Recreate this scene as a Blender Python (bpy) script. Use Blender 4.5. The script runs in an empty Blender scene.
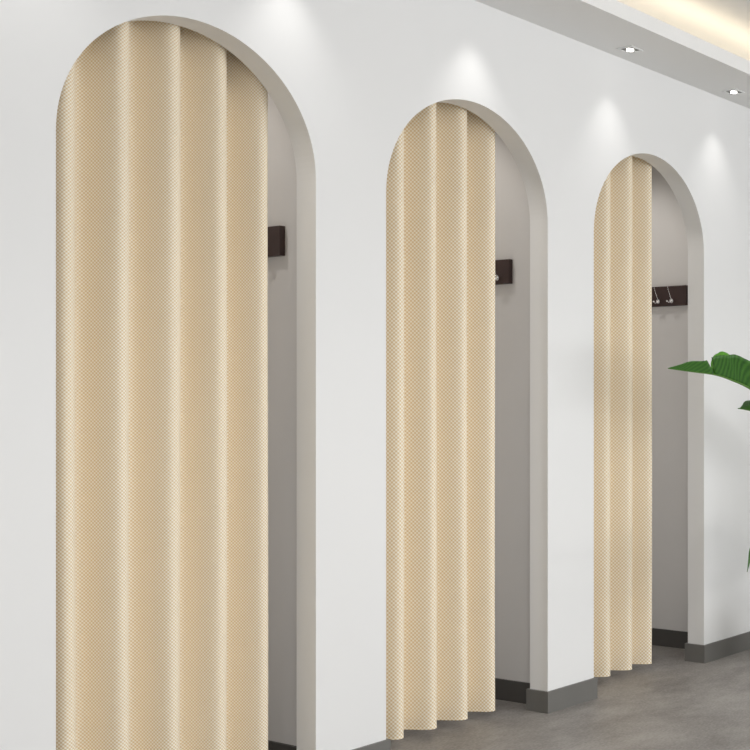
import bpy, bmesh, math, random
from mathutils import Vector, Matrix
random.seed(4)
SC = bpy.context.scene
COL = SC.collection
PI = math.pi

# ------------------------------------------------------------------ camera
F_PX, CX, HY = 1210.0, 835.6, 406.6
TH = math.radians(28.97)
FW = Vector((math.cos(TH), math.sin(TH), 0))
RT = Vector((math.sin(TH), -math.cos(TH), 0))
UP = Vector((0, 0, 1))
EYE = Vector((-1.836, -3.4195, 1.2496))

cd = bpy.data.cameras.new('camera')
co = bpy.data.objects.new('camera', cd)
COL.objects.link(co)
co.location = EYE
co.rotation_euler = Matrix((RT, UP, -FW)).transposed().to_euler()
cd.sensor_fit = 'HORIZONTAL'
cd.sensor_width = 36
cd.lens = F_PX / 750 * 36
cd.shift_x = -(CX - 375) / 750
cd.shift_y = (HY - 375) / 750
cd.clip_start = 0.05
SC.camera = co


def at(x, y, Y):
    """world point on the vertical plane Y that the photo shows at pixel x, y"""
    r = FW + (x - CX) / F_PX * RT + (HY - y) / F_PX * UP
    return EYE + r * ((Y - EYE.y) / r.y)


# ------------------------------------------------------------------ materials
def lin(c):
    return tuple((v / 255 / 12.92 if v / 255 <= .04045 else ((v / 255 + .055) / 1.055) ** 2.4) for v in c)


def mat(name, rgb, rough=.6, metal=0, noise=None, bump=0, bscale=60, spec=.5):
    m = bpy.data.materials.new(name)
    m.use_nodes = True
    N, L = m.node_tree.nodes, m.node_tree.links
    b = N['Principled BSDF']
    b.inputs['Base Color'].default_value = (*rgb, 1)
    b.inputs['Roughness'].default_value = rough
    b.inputs['Metallic'].default_value = metal
    b.inputs['Specular IOR Level'].default_value = spec
    tc = N.new('ShaderNodeTexCoord')
    if noise:
        sc, rgb2 = noise
        n = N.new('ShaderNodeTexNoise')
        n.inputs['Scale'].default_value = sc
        n.inputs['Detail'].default_value = 6
        L.new(tc.outputs['Object'], n.inputs['Vector'])
        mx = N.new('ShaderNodeMix')
        mx.data_type = 'RGBA'
        mx.inputs[6].default_value = (*rgb, 1)
        mx.inputs[7].default_value = (*rgb2, 1)
        L.new(n.outputs['Fac'], mx.inputs[0])
        L.new(mx.outputs[2], b.inputs['Base Color'])
    if bump:
        n = N.new('ShaderNodeTexNoise')
        n.inputs['Scale'].default_value = bscale
        L.new(tc.outputs['Object'], n.inputs['Vector'])
        bp = N.new('ShaderNodeBump')
        bp.inputs['Strength'].default_value = bump
        bp.inputs['Distance'].default_value = .002
        L.new(n.outputs['Fac'], bp.inputs['Height'])
        L.new(bp.outputs['Normal'], b.inputs['Normal'])
    return m


M = {}
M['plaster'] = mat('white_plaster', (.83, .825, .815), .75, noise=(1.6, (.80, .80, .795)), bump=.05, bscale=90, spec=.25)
M['soffit'] = mat('soffit_paint', (.87, .865, .85), .8, noise=(2, (.85, .845, .83)), spec=.2)
M['ceiling'] = mat('ceiling_paint', (.83, .82, .80), .85, noise=(2, (.81, .80, .78)), spec=.2)
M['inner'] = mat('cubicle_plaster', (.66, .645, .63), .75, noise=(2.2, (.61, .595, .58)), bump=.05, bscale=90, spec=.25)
M['base'] = mat('grey_skirting', (.165, .16, .148), .45, noise=(9, (.15, .145, .135)))
M['inbase'] = mat('dark_skirting', (.07, .066, .06), .5, noise=(9, (.06, .056, .052)))
M['wood'] = mat('espresso_wood', (.030, .014, .012), .42, noise=(22, (.042, .020, .017)))
M['chrome'] = mat('polished_chrome', (.82, .82, .83), .12, 1, noise=(30, (.78, .78, .79)))
M['trimwhite'] = mat('lamp_frame', (.78, .78, .77), .4, noise=(30, (.74, .74, .73)))
M['darkwell'] = mat('lamp_recess', (.16, .16, .15), .5, noise=(30, (.13, .13, .12)))
M['pot'] = mat('pot_glaze', (.70, .69, .67), .35, noise=(8, (.66, .65, .63)))
M['soil'] = mat('soil', (.05, .035, .025), .95, noise=(40, (.02, .015, .01)), bump=.6, bscale=80)
M['stalk'] = mat('stalk_green', (.10, .22, .035), .45, noise=(14, (.06, .15, .02)))

m = mat('lamp_glow', (1, .96, .88), .5)
b = m.node_tree.nodes['Principled BSDF']
b.inputs['Emission Color'].default_value = (1, .97, .92, 1)
b.inputs['Emission Strength'].default_value = 6
M['glow'] = m

# floor: grey concrete-look tile with cloudy, slightly streaked mottling
m = bpy.data.materials.new('concrete_floor')
m.use_nodes = True
N, L = m.node_tree.nodes, m.node_tree.links
b = N['Principled BSDF']
tc = N.new('ShaderNodeTexCoord')
mp = N.new('ShaderNodeMapping')
mp.inputs['Scale'].default_value = (1.0, 1.5, 1)
mp.inputs['Rotation'].default_value = (0, 0, -.3)
L.new(tc.outputs['Object'], mp.inputs['Vector'])
n1 = N.new('ShaderNodeTexNoise')
n1.inputs['Scale'].default_value = 2.6
n1.inputs['Detail'].default_value = 14
n1.inputs['Roughness'].default_value = .74
n1.inputs['Distortion'].default_value = .1
L.new(mp.outputs[0], n1.inputs['Vector'])
n2 = N.new('ShaderNodeTexNoise')
n2.inputs['Scale'].default_value = 75
n2.inputs['Detail'].default_value = 3
L.new(mp.outputs[0], n2.inputs['Vector'])
ma = N.new('ShaderNodeMath')
ma.operation = 'MULTIPLY_ADD'
ma.inputs[1].default_value = .48
L.new(n2.outputs['Fac'], ma.inputs[0])
L.new(n1.outputs['Fac'], ma.inputs[2])
cr = N.new('ShaderNodeValToRGB')
cr.color_ramp.elements[0].position = .52
cr.color_ramp.elements[0].color = (.150, .138, .128, 1)
cr.color_ramp.elements[1].position = .94
cr.color_ramp.elements[1].color = (.33, .312, .295, 1)
L.new(ma.outputs[0], cr.inputs[0])
L.new(cr.outputs[0], b.inputs['Base Color'])
b.inputs['Roughness'].default_value = .5
b.inputs['Specular IOR Level'].default_value = .35
M['floor'] = m


def fabric(name, pu, pv):
    """cream and tan basket weave: diagonal lattice of period pu x pv metres (UV in metres)"""
    m = bpy.data.materials.new(name)
    m.use_nodes = True
    N, L = m.node_tree.nodes, m.node_tree.links
    b = N['Principled BSDF']
    uv = N.new('ShaderNodeUVMap')
    sp = N.new('ShaderNodeSeparateXYZ')
    L.new(uv.outputs[0], sp.inputs[0])

    def M_(op, a, c):
        q = N.new('ShaderNodeMath')
        q.operation = op
        for k, v in enumerate((a, c)):
            if isinstance(v, (int, float)):
                q.inputs[k].default_value = v
            elif v is not None:
                L.new(v, q.inputs[k])
        return q.outputs[0]
    u = M_('COSINE', M_('MULTIPLY', sp.outputs[0], 2 * PI / pu), None)
    v = M_('COSINE', M_('MULTIPLY', sp.outputs[1], 2 * PI / pv), None)
    s = M_('MULTIPLY', u, v)          # -1..1 rotated checker
    fac = N.new('ShaderNodeMapRange')
    fac.inputs[1].default_value = -.55
    fac.inputs[2].default_value = .55
    L.new(s, fac.inputs[0])
    n = N.new('ShaderNodeTexNoise')
    n.inputs['Scale'].default_value = 9
    L.new(uv.outputs[0], n.inputs['Vector'])
    cr = N.new('ShaderNodeMix')
    cr.data_type = 'RGBA'
    cr.inputs[6].default_value = (*lin((225, 200, 158)), 1)
    cr.inputs[7].default_value = (*lin((251, 245, 231)), 1)
    L.new(fac.outputs[0], cr.inputs[0])
    L.new(cr.outputs[2], b.inputs['Base Color'])
    b.inputs['Roughness'].default_value = .85
    b.inputs['Specular IOR Level'].default_value = .15
    b.inputs['Sheen Weight'].default_value = .1
    bp = N.new('ShaderNodeBump')
    bp.inputs['Strength'].default_value = .25
    bp.inputs['Distance'].default_value = .002
    L.new(fac.outputs[0], bp.inputs['Height'])
    L.new(bp.outputs['Normal'], b.inputs['Normal'])
    return m


def leaf_mat(name, c1, c2, trans):
    m = bpy.data.materials.new(name)
    m.use_nodes = True
    N, L = m.node_tree.nodes, m.node_tree.links
    b = N['Principled BSDF']
    uv = N.new('ShaderNodeUVMap')
    w = N.new('ShaderNodeTexWave')
    w.inputs['Scale'].default_value = 9
    w.inputs['Distortion'].default_value = 1.5
    mp = N.new('ShaderNodeMapping')
    mp.inputs['Rotation'].default_value = (0, 0, -.35)
    L.new(uv.outputs[0], mp.inputs['Vector'])
    L.new(mp.outputs[0], w.inputs['Vector'])
    mx = N.new('ShaderNodeMix')
    mx.data_type = 'RGBA'
    mx.inputs[6].default_value = (*c1, 1)
    mx.inputs[7].default_value = (*c2, 1)
    L.new(w.outputs['Fac'], mx.inputs[0])
    L.new(mx.outputs[2], b.inputs['Base Color'])
    b.inputs['Roughness'].default_value = .38
    tr = N.new('ShaderNodeBsdfTranslucent')
    tr.inputs['Color'].default_value = (.25, .62, .05, 1)
    ms = N.new('ShaderNodeMixShader')
    ms.inputs[0].default_value = trans
    L.new(b.outputs[0], ms.inputs[1])
    L.new(tr.outputs[0], ms.inputs[2])
    L.new(ms.outputs[0], N['Material Output'].inputs['Surface'])
    return m


M['leaf'] = leaf_mat('leaf_green', (.022, .085, .012), (.060, .185, .024), .15)
M['leaf_backlit'] = leaf_mat('backlit_leaf_green', (.10, .33, .02), (.14, .42, .035), .35)  # backlit look of the upturned far half, put into a brighter base green


# ------------------------------------------------------------------ helpers
def link(name, bm, material, parent=None, smooth=False):
    me = bpy.data.meshes.new(name)
    bm.to_mesh(me)
    bm.free()
    me.materials.append(material)
    if smooth:
        for p in me.polygons:
            p.use_smooth = True
    o = bpy.data.objects.new(name, me)
    COL.objects.link(o)
    if parent:
        o.parent = parent
    return o


def box(bm, lo, hi):
    c = [(a + b) / 2 for a, b in zip(lo, hi)]
    s = [b - a for a, b in zip(lo, hi)]
    r = bmesh.ops.create_cube(bm, size=1, matrix=Matrix.Translation(c) @ Matrix.Diagonal((*s, 1)))
    return r['verts']


def bevel(bm, w, seg=2):
    bmesh.ops.bevel(bm, geom=list(bm.edges), offset=w, segments=seg, profile=.5, affect='EDGES')


def tube(bm, pts, radii, n=10):
    pts = [Vector(p) for p in pts]
    rings = []
    for i, p in enumerate(pts):
        t = (pts[min(i + 1, len(pts) - 1)] - pts[max(i - 1, 0)]).normalized()
        a = t.cross(Vector((.31, .87, .4))).normalized()
        c = t.cross(a)
        r = radii[i] if isinstance(radii, (list, tuple)) else radii
        rings.append([bm.verts.new(p + (a * math.cos(2 * PI * k / n) + c * math.sin(2 * PI * k / n)) * r) for k in range(n)])
    for A, B in zip(rings, rings[1:]):
        for k in range(n):
            bm.faces.new((A[k], A[(k + 1) % n], B[(k + 1) % n], B[k]))
    bm.faces.new(rings[0][::-1])
    bm.faces.new(rings[-1])
    bmesh.ops.recalc_face_normals(bm, faces=bm.faces)


def lathe(bm, prof, n=32, c=(0, 0, 0)):
    rings = [[bm.verts.new((c[0] + r * math.cos(2 * PI * k / n), c[1] + r * math.sin(2 * PI * k / n), c[2] + z)) for k in range(n)]
             for r, z in prof]
    for A, B in zip(rings, rings[1:]):
        for k in range(n):
            bm.faces.new((A[k], A[(k + 1) % n], B[(k + 1) % n], B[k]))
    bm.faces.new(rings[0][::-1])
    bm.faces.new(rings[-1])
    bmesh.ops.recalc_face_normals(bm, faces=bm.faces)


def structure(name, bm, material, smooth=False):
    o = link(name, bm, material, None, smooth)
    o['kind'] = 'structure'
    return o


def box_structure(name, lo, hi, material):
    bm = bmesh.new()
    box(bm, lo, hi)
    return structure(name, bm, material)


def thing(name, label, cat, loc=(0, 0, 0), group=None):
    o = bpy.data.objects.new(name, None)
    o.empty_display_size = .1
    COL.objects.link(o)
    o.location = loc
    o['label'], o['category'] = label, cat
    if group:
        o['group'] = group
    return o


def copy_thing(o, loc, label):
    def rec(src, parent):
        c = src.copy()
        COL.objects.link(c)
        if parent:
            c.parent = parent
        for ch in list(src.children):
            rec(ch, c)
        return c
    r = rec(o, None)
    r.location = loc
    r['label'] = label
    return r


# ------------------------------------------------------------------ room shell
PITCH, AW = 1.1, .815           # arch spacing and width
SPRING, RAD = 1.996, .4075      # arch springing height and radius
WT = .096                       # wall thickness
ZC, ZU = 2.79, 3.02             # soffit underside, upper ceiling
XL, XR = -2.7, 7.0
YB = 1.05                       # back of the cubicles
ARCH = [k * PITCH for k in range(3)]

# front wall: one outline with the three arched openings running to the floor
pts = [(XL, 0)]
for x0 in ARCH:
    pts.append((x0, 0))
    nseg = 64
    for k in range(nseg + 1):
        a = PI - PI * k / nseg
        pts.append((x0 + AW / 2 + RAD * math.cos(a), SPRING + RAD * math.sin(a)))
    pts.append((x0 + AW, 0))
pts += [(XR, 0), (XR, ZU), (XL, ZU)]
bm = bmesh.new()
f = bm.faces.new([bm.verts.new((x, 0, z)) for x, z in pts])
r = bmesh.ops.extrude_face_region(bm, geom=[f])
bmesh.ops.translate(bm, verts=[v for v in r['geom'] if isinstance(v, bmesh.types.BMVert)], vec=(0, WT, 0))
bmesh.ops.recalc_face_normals(bm, faces=bm.faces)
structure('wall_front', bm, M['plaster'])

box_structure('floor', (XL - .1, -8, -.1), (XR + .1, YB + .1, 0), M['floor'])
box_structure('ceiling', (XL - .1, -8, ZU), (XR + .1, YB + .1, ZU + .1), M['ceiling'])
box_structure('wall_left', (XL - .1, -8, 0), (XL, YB + .1, ZU), M['plaster'])
box_structure('wall_right', (XR, -8, 0), (XR + .1, YB + .1, ZU), M['plaster'])
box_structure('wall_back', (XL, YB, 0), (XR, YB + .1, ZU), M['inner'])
box_structure('trim_1', (XL, -.352, ZC), (XR, 0, ZC + .062), M['soffit'])          # dropped soffit with its lip
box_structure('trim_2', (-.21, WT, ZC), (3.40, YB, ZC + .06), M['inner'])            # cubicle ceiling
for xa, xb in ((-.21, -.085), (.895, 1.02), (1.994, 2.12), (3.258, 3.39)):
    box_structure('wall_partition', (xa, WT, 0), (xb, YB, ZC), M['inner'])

# skirting: wraps every pier of the front wall
BT, BH = .011, .0873


def skirt(x0, x1, left_wrap, right_wrap):
    bm = bmesh.new()
    box(bm, (x0 - (BT if left_wrap else 0), -BT, 0), (x1 + (BT if right_wrap else 0), 0, BH))
    if left_wrap:
        box(bm, (x0 - BT, 0, 0), (x0, WT, BH))
        box(bm, (x0 - BT, WT, 0), (x0 + .07, WT + BT, BH))
    if right_wrap:
        box(bm, (x1, 0, 0), (x1 + BT, WT, BH))
        box(bm, (x1 - .07, WT, 0), (x1 + BT, WT + BT, BH))
    bmesh.ops.remove_doubles(bm, verts=bm.verts, dist=1e-5)
    structure('baseboard_front', bm, M['base'])


skirt(XL, 0, False, True)
skirt(AW, PITCH, True, True)
skirt(AW + PITCH, 2 * PITCH, True, True)
skirt(AW + 2 * PITCH, XR, True, False)
for X in (.895, 1.994, 3.258):
    box_structure('baseboard_partition', (X - BT, WT + BT, 0), (X, YB, BH), M['inbase'])

# ------------------------------------------------------------------ curtains
HEM_Z = .034


def make_curtain(x0, edges, x_end, label, mtl):
    """pleated panel behind the arch; edges are the ridge positions"""
    t = thing('curtain', label, 'curtain', (x0 + .35, .15, HEM_Z), 'cream curtains in the arched doorways')
    P = (edges[-1] - edges[0]) / (len(edges) - 1)
    off, A, yc = .029, .051, .155
    xs0 = x0 - .055
    n = int((x_end - xs0) / .004)
    prof = []
    for i in range(n + 1):
        x = xs0 + (x_end - xs0) * i / n
        # warped phase: ridge exactly at every measured edge
        if x <= edges[0]:
            ph = (x - edges[0]) / P
        elif x >= edges[-1]:
            ph = len(edges) - 1 + (x - edges[-1]) / P
        else:
            k = max(j for j in range(len(edges)) if edges[j] <= x)
            k = min(k, len(edges) - 2)
            ph = k + (x - edges[k]) / (edges[k + 1] - edges[k])
        a = 2 * PI * (ph + off / P)
        y = yc - A * (math.cos(a) - .19 * math.cos(2 * a))
        xx = x - .006 * math.sin(a)
        prof.append((xx, y))
    arc = [0]
    for (xa, ya), (xb, yb) in zip(prof, prof[1:]):
        arc.append(arc[-1] + math.hypot(xb - xa, yb - ya))

    def sheet(z0, z1, nz, push):
        bm = bmesh.new()
        uvl = bm.loops.layers.uv.new('UVMap')
        grid = []
        zs = [z0 + (z1 - z0) * j / nz for j in range(nz + 1)]
        if nz > 4:
            zs[1:1] = [z0 + .0015, z0 + .004]
            zs[-1:-1] = [z1 - .003]
            nz = len(zs) - 1
        for z in zs:
            row = []
            for i, (x, y) in enumerate(prof):
                tx, ty = prof[min(i + 1, n)], prof[max(i - 1, 0)]
                d = Vector((tx[0] - ty[0], tx[1] - ty[1])).normalized()
                sway = .0025 * math.sin(z * 2.1 + x * 9) * (1 - z / 2.7)
                row.append(bm.verts.new((x + sway + d.y * push - t.location.x, y - d.x * push - t.location.y, z - t.location.z)))
            grid.append(row)
        for j in range(nz):
            for i in range(n):
                fc = bm.faces.new((grid[j][i], grid[j][i + 1], grid[j + 1][i + 1], grid[j + 1][i]))
                for lp, (ii, jj) in zip(fc.loops, ((i, j), (i + 1, j), (i + 1, j + 1), (i, j + 1))):
                    lp[uvl].uv = (arc[ii], zs[jj])
        return bm
    def solid(o, th):
        md = o.modifiers.new('thickness', 'SOLIDIFY')
        md.thickness = th
        md.offset = -1
    o = link('panel', sheet(HEM_Z + .004, 2.60, 24, 0), mtl, t, True)
    solid(o, .003)
    o = link('hem', sheet(HEM_Z, HEM_Z + .0055, 1, .0006), mtl, t, True)
    solid(o, .0042)
    bm = bmesh.new()
    box(bm, (xs0 - .02 - t.location.x, -.012, 2.60 - HEM_Z), (x0 + AW + .075 - t.location.x, .012, 2.625 - HEM_Z))
    link('track', bm, M['trimwhite'], t)
    for k in range(4):
        bm = bmesh.new()
        X = x0 - .02 + k * .27 - t.location.x
        box(bm, (X, -.006, 2.624 - HEM_Z), (X + .012, .006, ZC - HEM_Z))
        link('hanger', bm, M['trimwhite'], t)
    return t


make_curtain(0, [.127, .281, .438, .592, .738], .730, 'cream pleated curtain in the nearest and largest arch',
             fabric('weave_fine', .0106, .0104))
make_curtain(1.1, [1.297, 1.451, 1.606, 1.757], 1.742, 'cream pleated curtain in the middle arch, four folds showing',
             fabric('weave_medium', .0148, .0142))
make_curtain(2.2, [2.468, 2.626, 2.777], 2.752, 'cream pleated curtain in the farthest, smallest arch, three folds showing',
             fabric('weave_coarse', .0165, .0158))

# ------------------------------------------------------------------ coat racks on the partitions
RT_Y0, RT_L, RT_H, RT_T = .27, .54, .103, .022
rack = thing('coat_rack', 'dark brown coat rack with two chrome hooks showing, in the farthest arch', 'coat rack',
             (3.259, RT_Y0, 1.772), 'coat racks inside the arches')
bm = bmesh.new()
box(bm, (-RT_T, 0, 0), (0, RT_L, RT_H))
bevel(bm, .002, 2)
link('board', bm, M['wood'], rack)
for k in range(5):
    y = .082 + k * .086
    # arm rises from its mount near the foot of the board, bowing outwards
    bm = bmesh.new()
    arm = []
    for i in range(13):
        s = i / 12
        arm.append((-RT_T - .010 - .030 * s - .006 * math.sin(PI * s), y + .004 * s, .027 + .070 * s + .006 * math.sin(PI * s)))
    tube(bm, arm, [.0021 - .0009 * i / 12 for i in range(13)], 10)
    hk = link('hook', bm, M['chrome'], rack, True)
    hk['label'] = 'chrome hook'
    bm = bmesh.new()
    bmesh.ops.create_uvsphere(bm, u_segments=20, v_segments=14, radius=.0125, matrix=Matrix.Translation((-RT_T - .011, y, .025)))
    link('knob', bm, M['chrome'], hk, True)
    bm = bmesh.new()
    tube(bm, [(-RT_T - .012, y, .020), (-RT_T - .016, y + .014, .016), (-RT_T - .020, y + .020, .022)], .0022, 8)
    bmesh.ops.create_uvsphere(bm, u_segments=14, v_segments=10, radius=.006, matrix=Matrix.Translation((-RT_T - .021, y + .021, .024)))
    link('prong', bm, M['chrome'], hk, True)
copy_thing(rack, (.896, RT_Y0 - .008, 1.769), 'dark brown end of a wall rack in the nearest arch, no hook showing')
middle_rack = copy_thing(rack, (1.995, RT_Y0 - .002, 1.771), 'dark brown rack end with a sliver of chrome hook in the middle arch')

for ch in middle_rack.children:          # its hooks sit a little nearer to the end of the board
    if ch.name.startswith('hook'):
        ch.location.y -= .024

# ------------------------------------------------------------------ downlights in the soffit
LY = -.12
LX = [2.296 + .8 * k for k in (-6, -5, -4, -3, -2, -1, 0, 1, 2, 3)]


def make_downlight(x, label):
    t = thing('downlight', label, 'ceiling light', (x, LY, ZC), 'square recessed spotlights')
    h, w = .040, .008
    bm = bmesh.new()
    for lo, hi in (((-h, -h, -.004), (h, -h + w, .0)), ((-h, h - w, -.004), (h, h, .0)),
                   ((-h, -h + w, -.004), (-h + w, h - w, .0)), ((h - w, -h + w, -.004), (h, h - w, .0))):
        box(bm, lo, hi)
    link('frame', bm, M['trimwhite'], t)
    bm = bmesh.new()
    box(bm, (-h + w, -h + w, -.002), (h - w, h - w, -.0005))
    link('recess_plate', bm, M['darkwell'], t)
    bm = bmesh.new()
    lathe(bm, [(.016, -.0075), (.016, -.002)], 24)
    o = link('lamp', bm, M['glow'], t)
    o['label'] = 'bright round lamp'
    return t


make_downlight(LX[6], 'square recessed downlight in the soffit, nearer one, above the farthest arch')
make_downlight(LX[7], 'square recessed downlight in the soffit at the right edge, farther and smaller')

for x in LX:
    d = bpy.data.lights.new('downlight_beam', 'SPOT')
    d.energy = 6
    d.spot_size = math.radians(74)
    d.spot_blend = 1
    d.shadow_soft_size = .02
    d.color = (1, .985, .96)
    o = bpy.data.objects.new('downlight_beam', d)
    COL.objects.link(o)
    o.location = (x, LY, ZC - .012)

# lamps in the cubicles
for x in (.45, 1.55, 2.75):
    d = bpy.data.lights.new('cubicle_lamp', 'SPOT')
    d.energy = 20
    d.spot_size = math.radians(120)
    d.spot_blend = .6
    d.shadow_soft_size = .02
    d.color = (1, .96, .91)
    o = bpy.data.objects.new('cubicle_lamp', d)
    COL.objects.link(o)
    o.location = (x, .60, ZC - .02)

# unseen upright fill lights, added opposite the racks to brighten each cubicle evenly
    d = bpy.data.lights.new('added_cubicle_fill', 'AREA')
    d.shape = 'RECTANGLE'
    d.size, d.size_y = .1, 1.7
    d.energy = 2.6
    d.color = (1, .98, .96)
    o = bpy.data.objects.new('added_cubicle_fill', d)
    COL.objects.link(o)
    o.location = (x - .43, .62, 1.0)
    o.rotation_euler = (PI / 2, 0, -PI / 2)

# warm light strip lying in the ceiling cove
d = bpy.data.lights.new('cove_strip', 'AREA')
d.shape = 'RECTANGLE'
d.size, d.size_y = XR - XL - .1, .02
d.energy = 9
d.color = (1, .86, .64)
o = bpy.data.objects.new('cove_strip', d)
COL.objects.link(o)
o.location = ((XL + XR) / 2, -.25, ZC + .068)
o.rotation_euler = (math.radians(180 - 15), 0, 0)

# ------------------------------------------------------------------ broad-leaved plant at the right
PX, PY = 3.22, -.62
plant = thing('potted_plant', 'green broad-leaved plant at the right edge, split leaf reaching across the wall', 'plant', (PX, PY, 0))
bm = bmesh.new()
lathe(bm, [(.10, 0), (.12, .02), (.155, .26), (.165, .30), (.168, .33), (.150, .33), (.146, .29), (.10, .28)], 40)
link('pot', bm, M['pot'], plant, True)
bm = bmesh.new()
lathe(bm, [(.146, .281), (.146, .292), (.09, .302), (.02, .305)], 32)
link('soil', bm, M['soil'], plant, True)


def smooth_path(ctrl, n):
    """Catmull-Rom through control points"""
    c = [Vector(p) for p in ctrl]
    c = [c[0] * 2 - c[1]] + c + [c[-1] * 2 - c[-2]]
    out = []
    segs = len(c) - 3
    for i in range(n + 1):
        s = i / n * segs
        k = min(int(s), segs - 1)
        t = s - k
        p0, p1, p2, p3 = c[k:k + 4]
        out.append(.5 * ((2 * p1) + (p2 - p0) * t + (2 * p0 - 5 * p1 + 4 * p2 - p3) * t * t + (3 * p1 - p0 - 3 * p2 + p3) * t ** 3))
    return out


def blade_half(path, width, direction, curl, mtl, parent, name, split=None, fwd=.0):
    """half a leaf blade from the midrib outwards; split=(s, gap) tears it open to the midrib"""
    n, m_ = len(path) - 1, 8
    bm = bmesh.new()
    uvl = bm.loops.layers.uv.new('UVMap')

    def P(s, q):
        i = min(int(s * n), n - 1)
        f_ = s * n - i
        p = path[i].lerp(path[i + 1], f_)
        tan = (path[i + 1] - path[i]).normalized()
        w = width(s)
        d = (direction(s) if callable(direction) else Vector(direction)).normalized()
        return p + d * (w * q) + tan * (w * q * fwd) + Vector((0, 0, -curl * w * q * q))
    spans = [(0, 1)] if not split else [(0, split[0] - .002), (split[0] + .002, 1)]
    for si, (a, b) in enumerate(spans):
        cnt = max(6, int((b - a) * 60))
        grid = []
        for i in range(cnt + 1):
            row = []
            for j in range(m_ + 1):
                q = j / m_
                s = a + (b - a) * i / cnt
                if split:
                    g = split[1] * q
                    if si == 0:
                        s = s - g * (i / cnt)
                    else:
                        s = s + g * .4 * (1 - i / cnt)
                row.append((bm.verts.new(P(max(0, min(1, s)), q)), s, q))
            grid.append(row)
        for i in range(cnt):
            for j in range(m_):
                qd = (grid[i][j], grid[i + 1][j], grid[i + 1][j + 1], grid[i][j + 1])
                fc = bm.faces.new([v[0] for v in qd])
                for lp, v in zip(fc.loops, qd):
                    lp[uvl].uv = (v[1], v[2] * .4)
    o = link(name, bm, mtl, parent, True)
    md = o.modifiers.new('thickness', 'SOLIDIFY')
    md.thickness = .0012
    return o


def local(pts):
    return [p - plant.location for p in pts]


def leaf(ctrl, stalk_ctrl, near, far, near_dir, far_dir, curl=.1, split=None, fwd=0, far_mat='leaf_backlit', far_fwd=None):
    """a leaf: stalk with rib, two half blades; everything hangs from the stalk's part"""
    path = smooth_path(ctrl, 48)
    st = smooth_path(stalk_ctrl, 24)
    bm = bmesh.new()
    tube(bm, local(st), [.013 - .006 * i / 24 for i in range(25)], 10)
    sk = link('stalk', bm, M['stalk'], plant, True)
    o = blade_half(local(path), near, near_dir, curl, M['leaf'], plant, 'leaf', split, fwd)
    fr = blade_half(local(path), far, far_dir, curl, M[far_mat], o, 'leaf_half', None, fwd if far_fwd is None else far_fwd)
    bm = bmesh.new()
    tube(bm, local(path), [.0065 - .0052 * i / 48 for i in range(49)], 8)
    link('midrib', bm, M['stalk'], o, True)


def prof(table):
    def f(s):
        for (a, va), (b, vb) in zip(table, table[1:]):
            if a <= s <= b:
                k = table.index((a, va))
                n_ = len(table)
                sl = lambda i: (table[min(i + 1, n_ - 1)][1] - table[max(i - 1, 0)][1]) / (table[min(i + 1, n_ - 1)][0] - table[max(i - 1, 0)][0])
                h = b - a
                t = (s - a) / h
                m0, m1 = sl(k) * h, sl(k + 1) * h
                return max(.001, (2 * t ** 3 - 3 * t * t + 1) * va + (t ** 3 - 2 * t * t + t) * m0 + (3 * t * t - 2 * t ** 3) * vb + (t ** 3 - t * t) * m1)
        return table[-1][1]
    return f


# the leaf that crosses the picture: midrib runs from the stalk (right, lower) to the tip (left)
YL = -.52
tip = [at(668, 368.5, YL), at(690, 371.5, YL), at(716, 375, YL - .005), at(735, 381.5, YL - .01), at(750, 388.5, YL - .015),
       at(785, 409, YL - .02), at(822, 440, YL - .03)]
tip = tip[::-1]
leaf(tip, [(PX - .02, PY, .29), (PX - .05, PY + .02, .7), (tip[0].x + .06, tip[0].y - .01, tip[0].z - .16), tip[0]],
     prof([(0, 0), (.10, .10), (.20, .118), (.32, .113), (.50, .096), (.667, .066), (.70, .055), (.79, .047), (.88, .026), (1, .002)]),
     prof([(0, 0), (.10, .09), (.20, .10), (.27, .120), (.34, .142), (.42, .139), (.50, .121), (.58, .092), (.65, .05), (.70, .004), (1, .002)]),
     (-.05, -.35, 1), (.02, .42, 1), .06, split=(.675, .028), fwd=1.15, far_fwd=.55)

# second leaf tip just entering the frame, lower
b_ = [at(738, 408.5, -.45), at(745, 409.5, -.45), at(756, 412, -.455), at(780, 420, -.47), at(815, 440, -.50), at(850, 475, -.53)][::-1]
leaf(b_, [(PX + .02, PY + .03, .29), (PX + .03, PY + .04, .6), (b_[0].x + .05, b_[0].y - .02, b_[0].z - .13), b_[0]],
     prof([(0, 0), (.2, .09), (.5, .085), (.8, .024), (.92, .006), (1, .002)]),
     prof([(0, 0), (.2, .09), (.5, .085), (.8, .024), (.92, .006), (1, .002)]),
     (-.05, -.5, .6), (0, .6, .9), .12, fwd=.2, far_mat='leaf')

# drooping leaf whose tip shows low at the right edge
c_ = [at(747.2, 572, -.50), at(749.5, 561, -.50), at(753, 547, -.50), at(766, 520, -.51), at(792, 500, -.53), at(825, 500, -.55)][::-1]
leaf(c_, [(PX, PY - .02, .29), (PX + .0, PY - .02, .5), (c_[0].x + .08, c_[0].y - .03, c_[0].z - .05), c_[0]],
     prof([(0, 0), (.25, .05), (.6, .05), (.85, .022), (1, .002)]),
     prof([(0, 0), (.25, .05), (.6, .05), (.85, .022), (1, .002)]),
     (-.8, -.3, .3), (.8, .3, .1), .1, far_mat='leaf')

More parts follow.
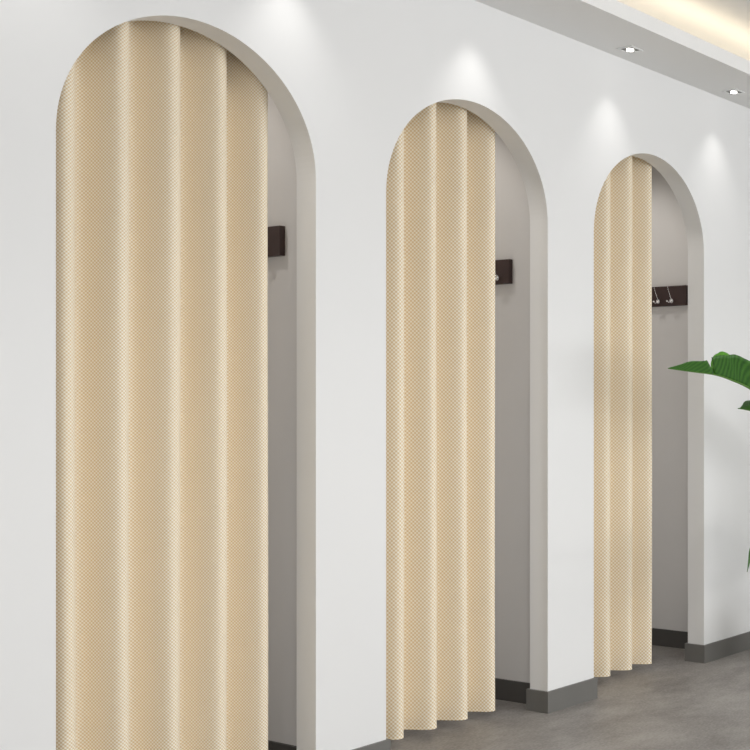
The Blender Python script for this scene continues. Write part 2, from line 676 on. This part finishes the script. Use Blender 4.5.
# the rest of the plant, standing beyond the frame
for ang, reach, hgt, ln in ((.5, .14, 1.30, .40), (-.9, .16, 1.05, .40), (.0, .26, .85, .36)):
    dx, dy = math.cos(ang), math.sin(ang)
    p0 = Vector((PX + dx * .03, PY + dy * .03, .29))
    p1 = Vector((PX + dx * reach, PY + dy * reach * .8, hgt))
    pth = [p1 + Vector((dx * ln * s, dy * ln * .55 * s, .22 * s - .36 * s * s)) for s in (0, .25, .5, .75, 1)]
    side = Vector((-dy, dx, .35))
    leaf(pth, [p0, p0.lerp(p1, .5) + Vector((dx * -.02, dy * -.02, 0)), p1],
         prof([(0, 0), (.25, .10), (.6, .09), (.85, .045), (1, .002)]),
         prof([(0, 0), (.25, .10), (.6, .09), (.85, .045), (1, .002)]),
         side, Vector((dy, -dx, .35)), .2, far_mat='leaf')

# ------------------------------------------------------------------ daylight and added area lights
w = bpy.data.worlds.new('daylight')
SC.world = w
w.use_nodes = True
bg = w.node_tree.nodes['Background']
bg.inputs['Color'].default_value = (.95, .98, 1, 1)
bg.inputs['Strength'].default_value = 1.05


def area(name, loc, target, sx, sy, e, color):
    d = bpy.data.lights.new(name, 'AREA')
    d.shape = 'RECTANGLE'
    d.size, d.size_y = sx, sy
    d.energy, d.color = e, color
    o = bpy.data.objects.new(name, d)
    COL.objects.link(o)
    o.location = loc
    o.rotation_euler = (Vector(target) - Vector(loc)).to_track_quat('-Z', 'Y').to_euler()


area('added_key_light', (3.0, -5.2, 1.75), (-1.2, 0, .9), 3.2, 2.3, 147, (.98, .99, 1))  # unseen soft key, added to light the wall and model the curtain folds
area('added_jamb_fill', (-2.5, -4.2, 1.5), (1.7, 0, 1.2), 1.6, 2.0, 38, (.98, .99, 1))  # no window here: unseen fill added from the left to lift the jambs

# spotlights in the ceiling of the room, above and behind the viewer
for x in (-1.2, .6, 2.4, 4.2):
    d = bpy.data.lights.new('room_lamp', 'SPOT')
    d.energy = 44
    d.spot_size = math.radians(120)
    d.spot_blend = .7
    d.shadow_soft_size = .035
    d.color = (1, .98, .95)
    o = bpy.data.objects.new('room_lamp', d)
    COL.objects.link(o)
    o.location = (x, -1.6, ZU - .01)

vs = SC.view_settings
vs.view_transform = 'Standard'
vs.look = 'None'
vs.exposure = -.18
vs.gamma = 1
vs.use_curve_mapping = False
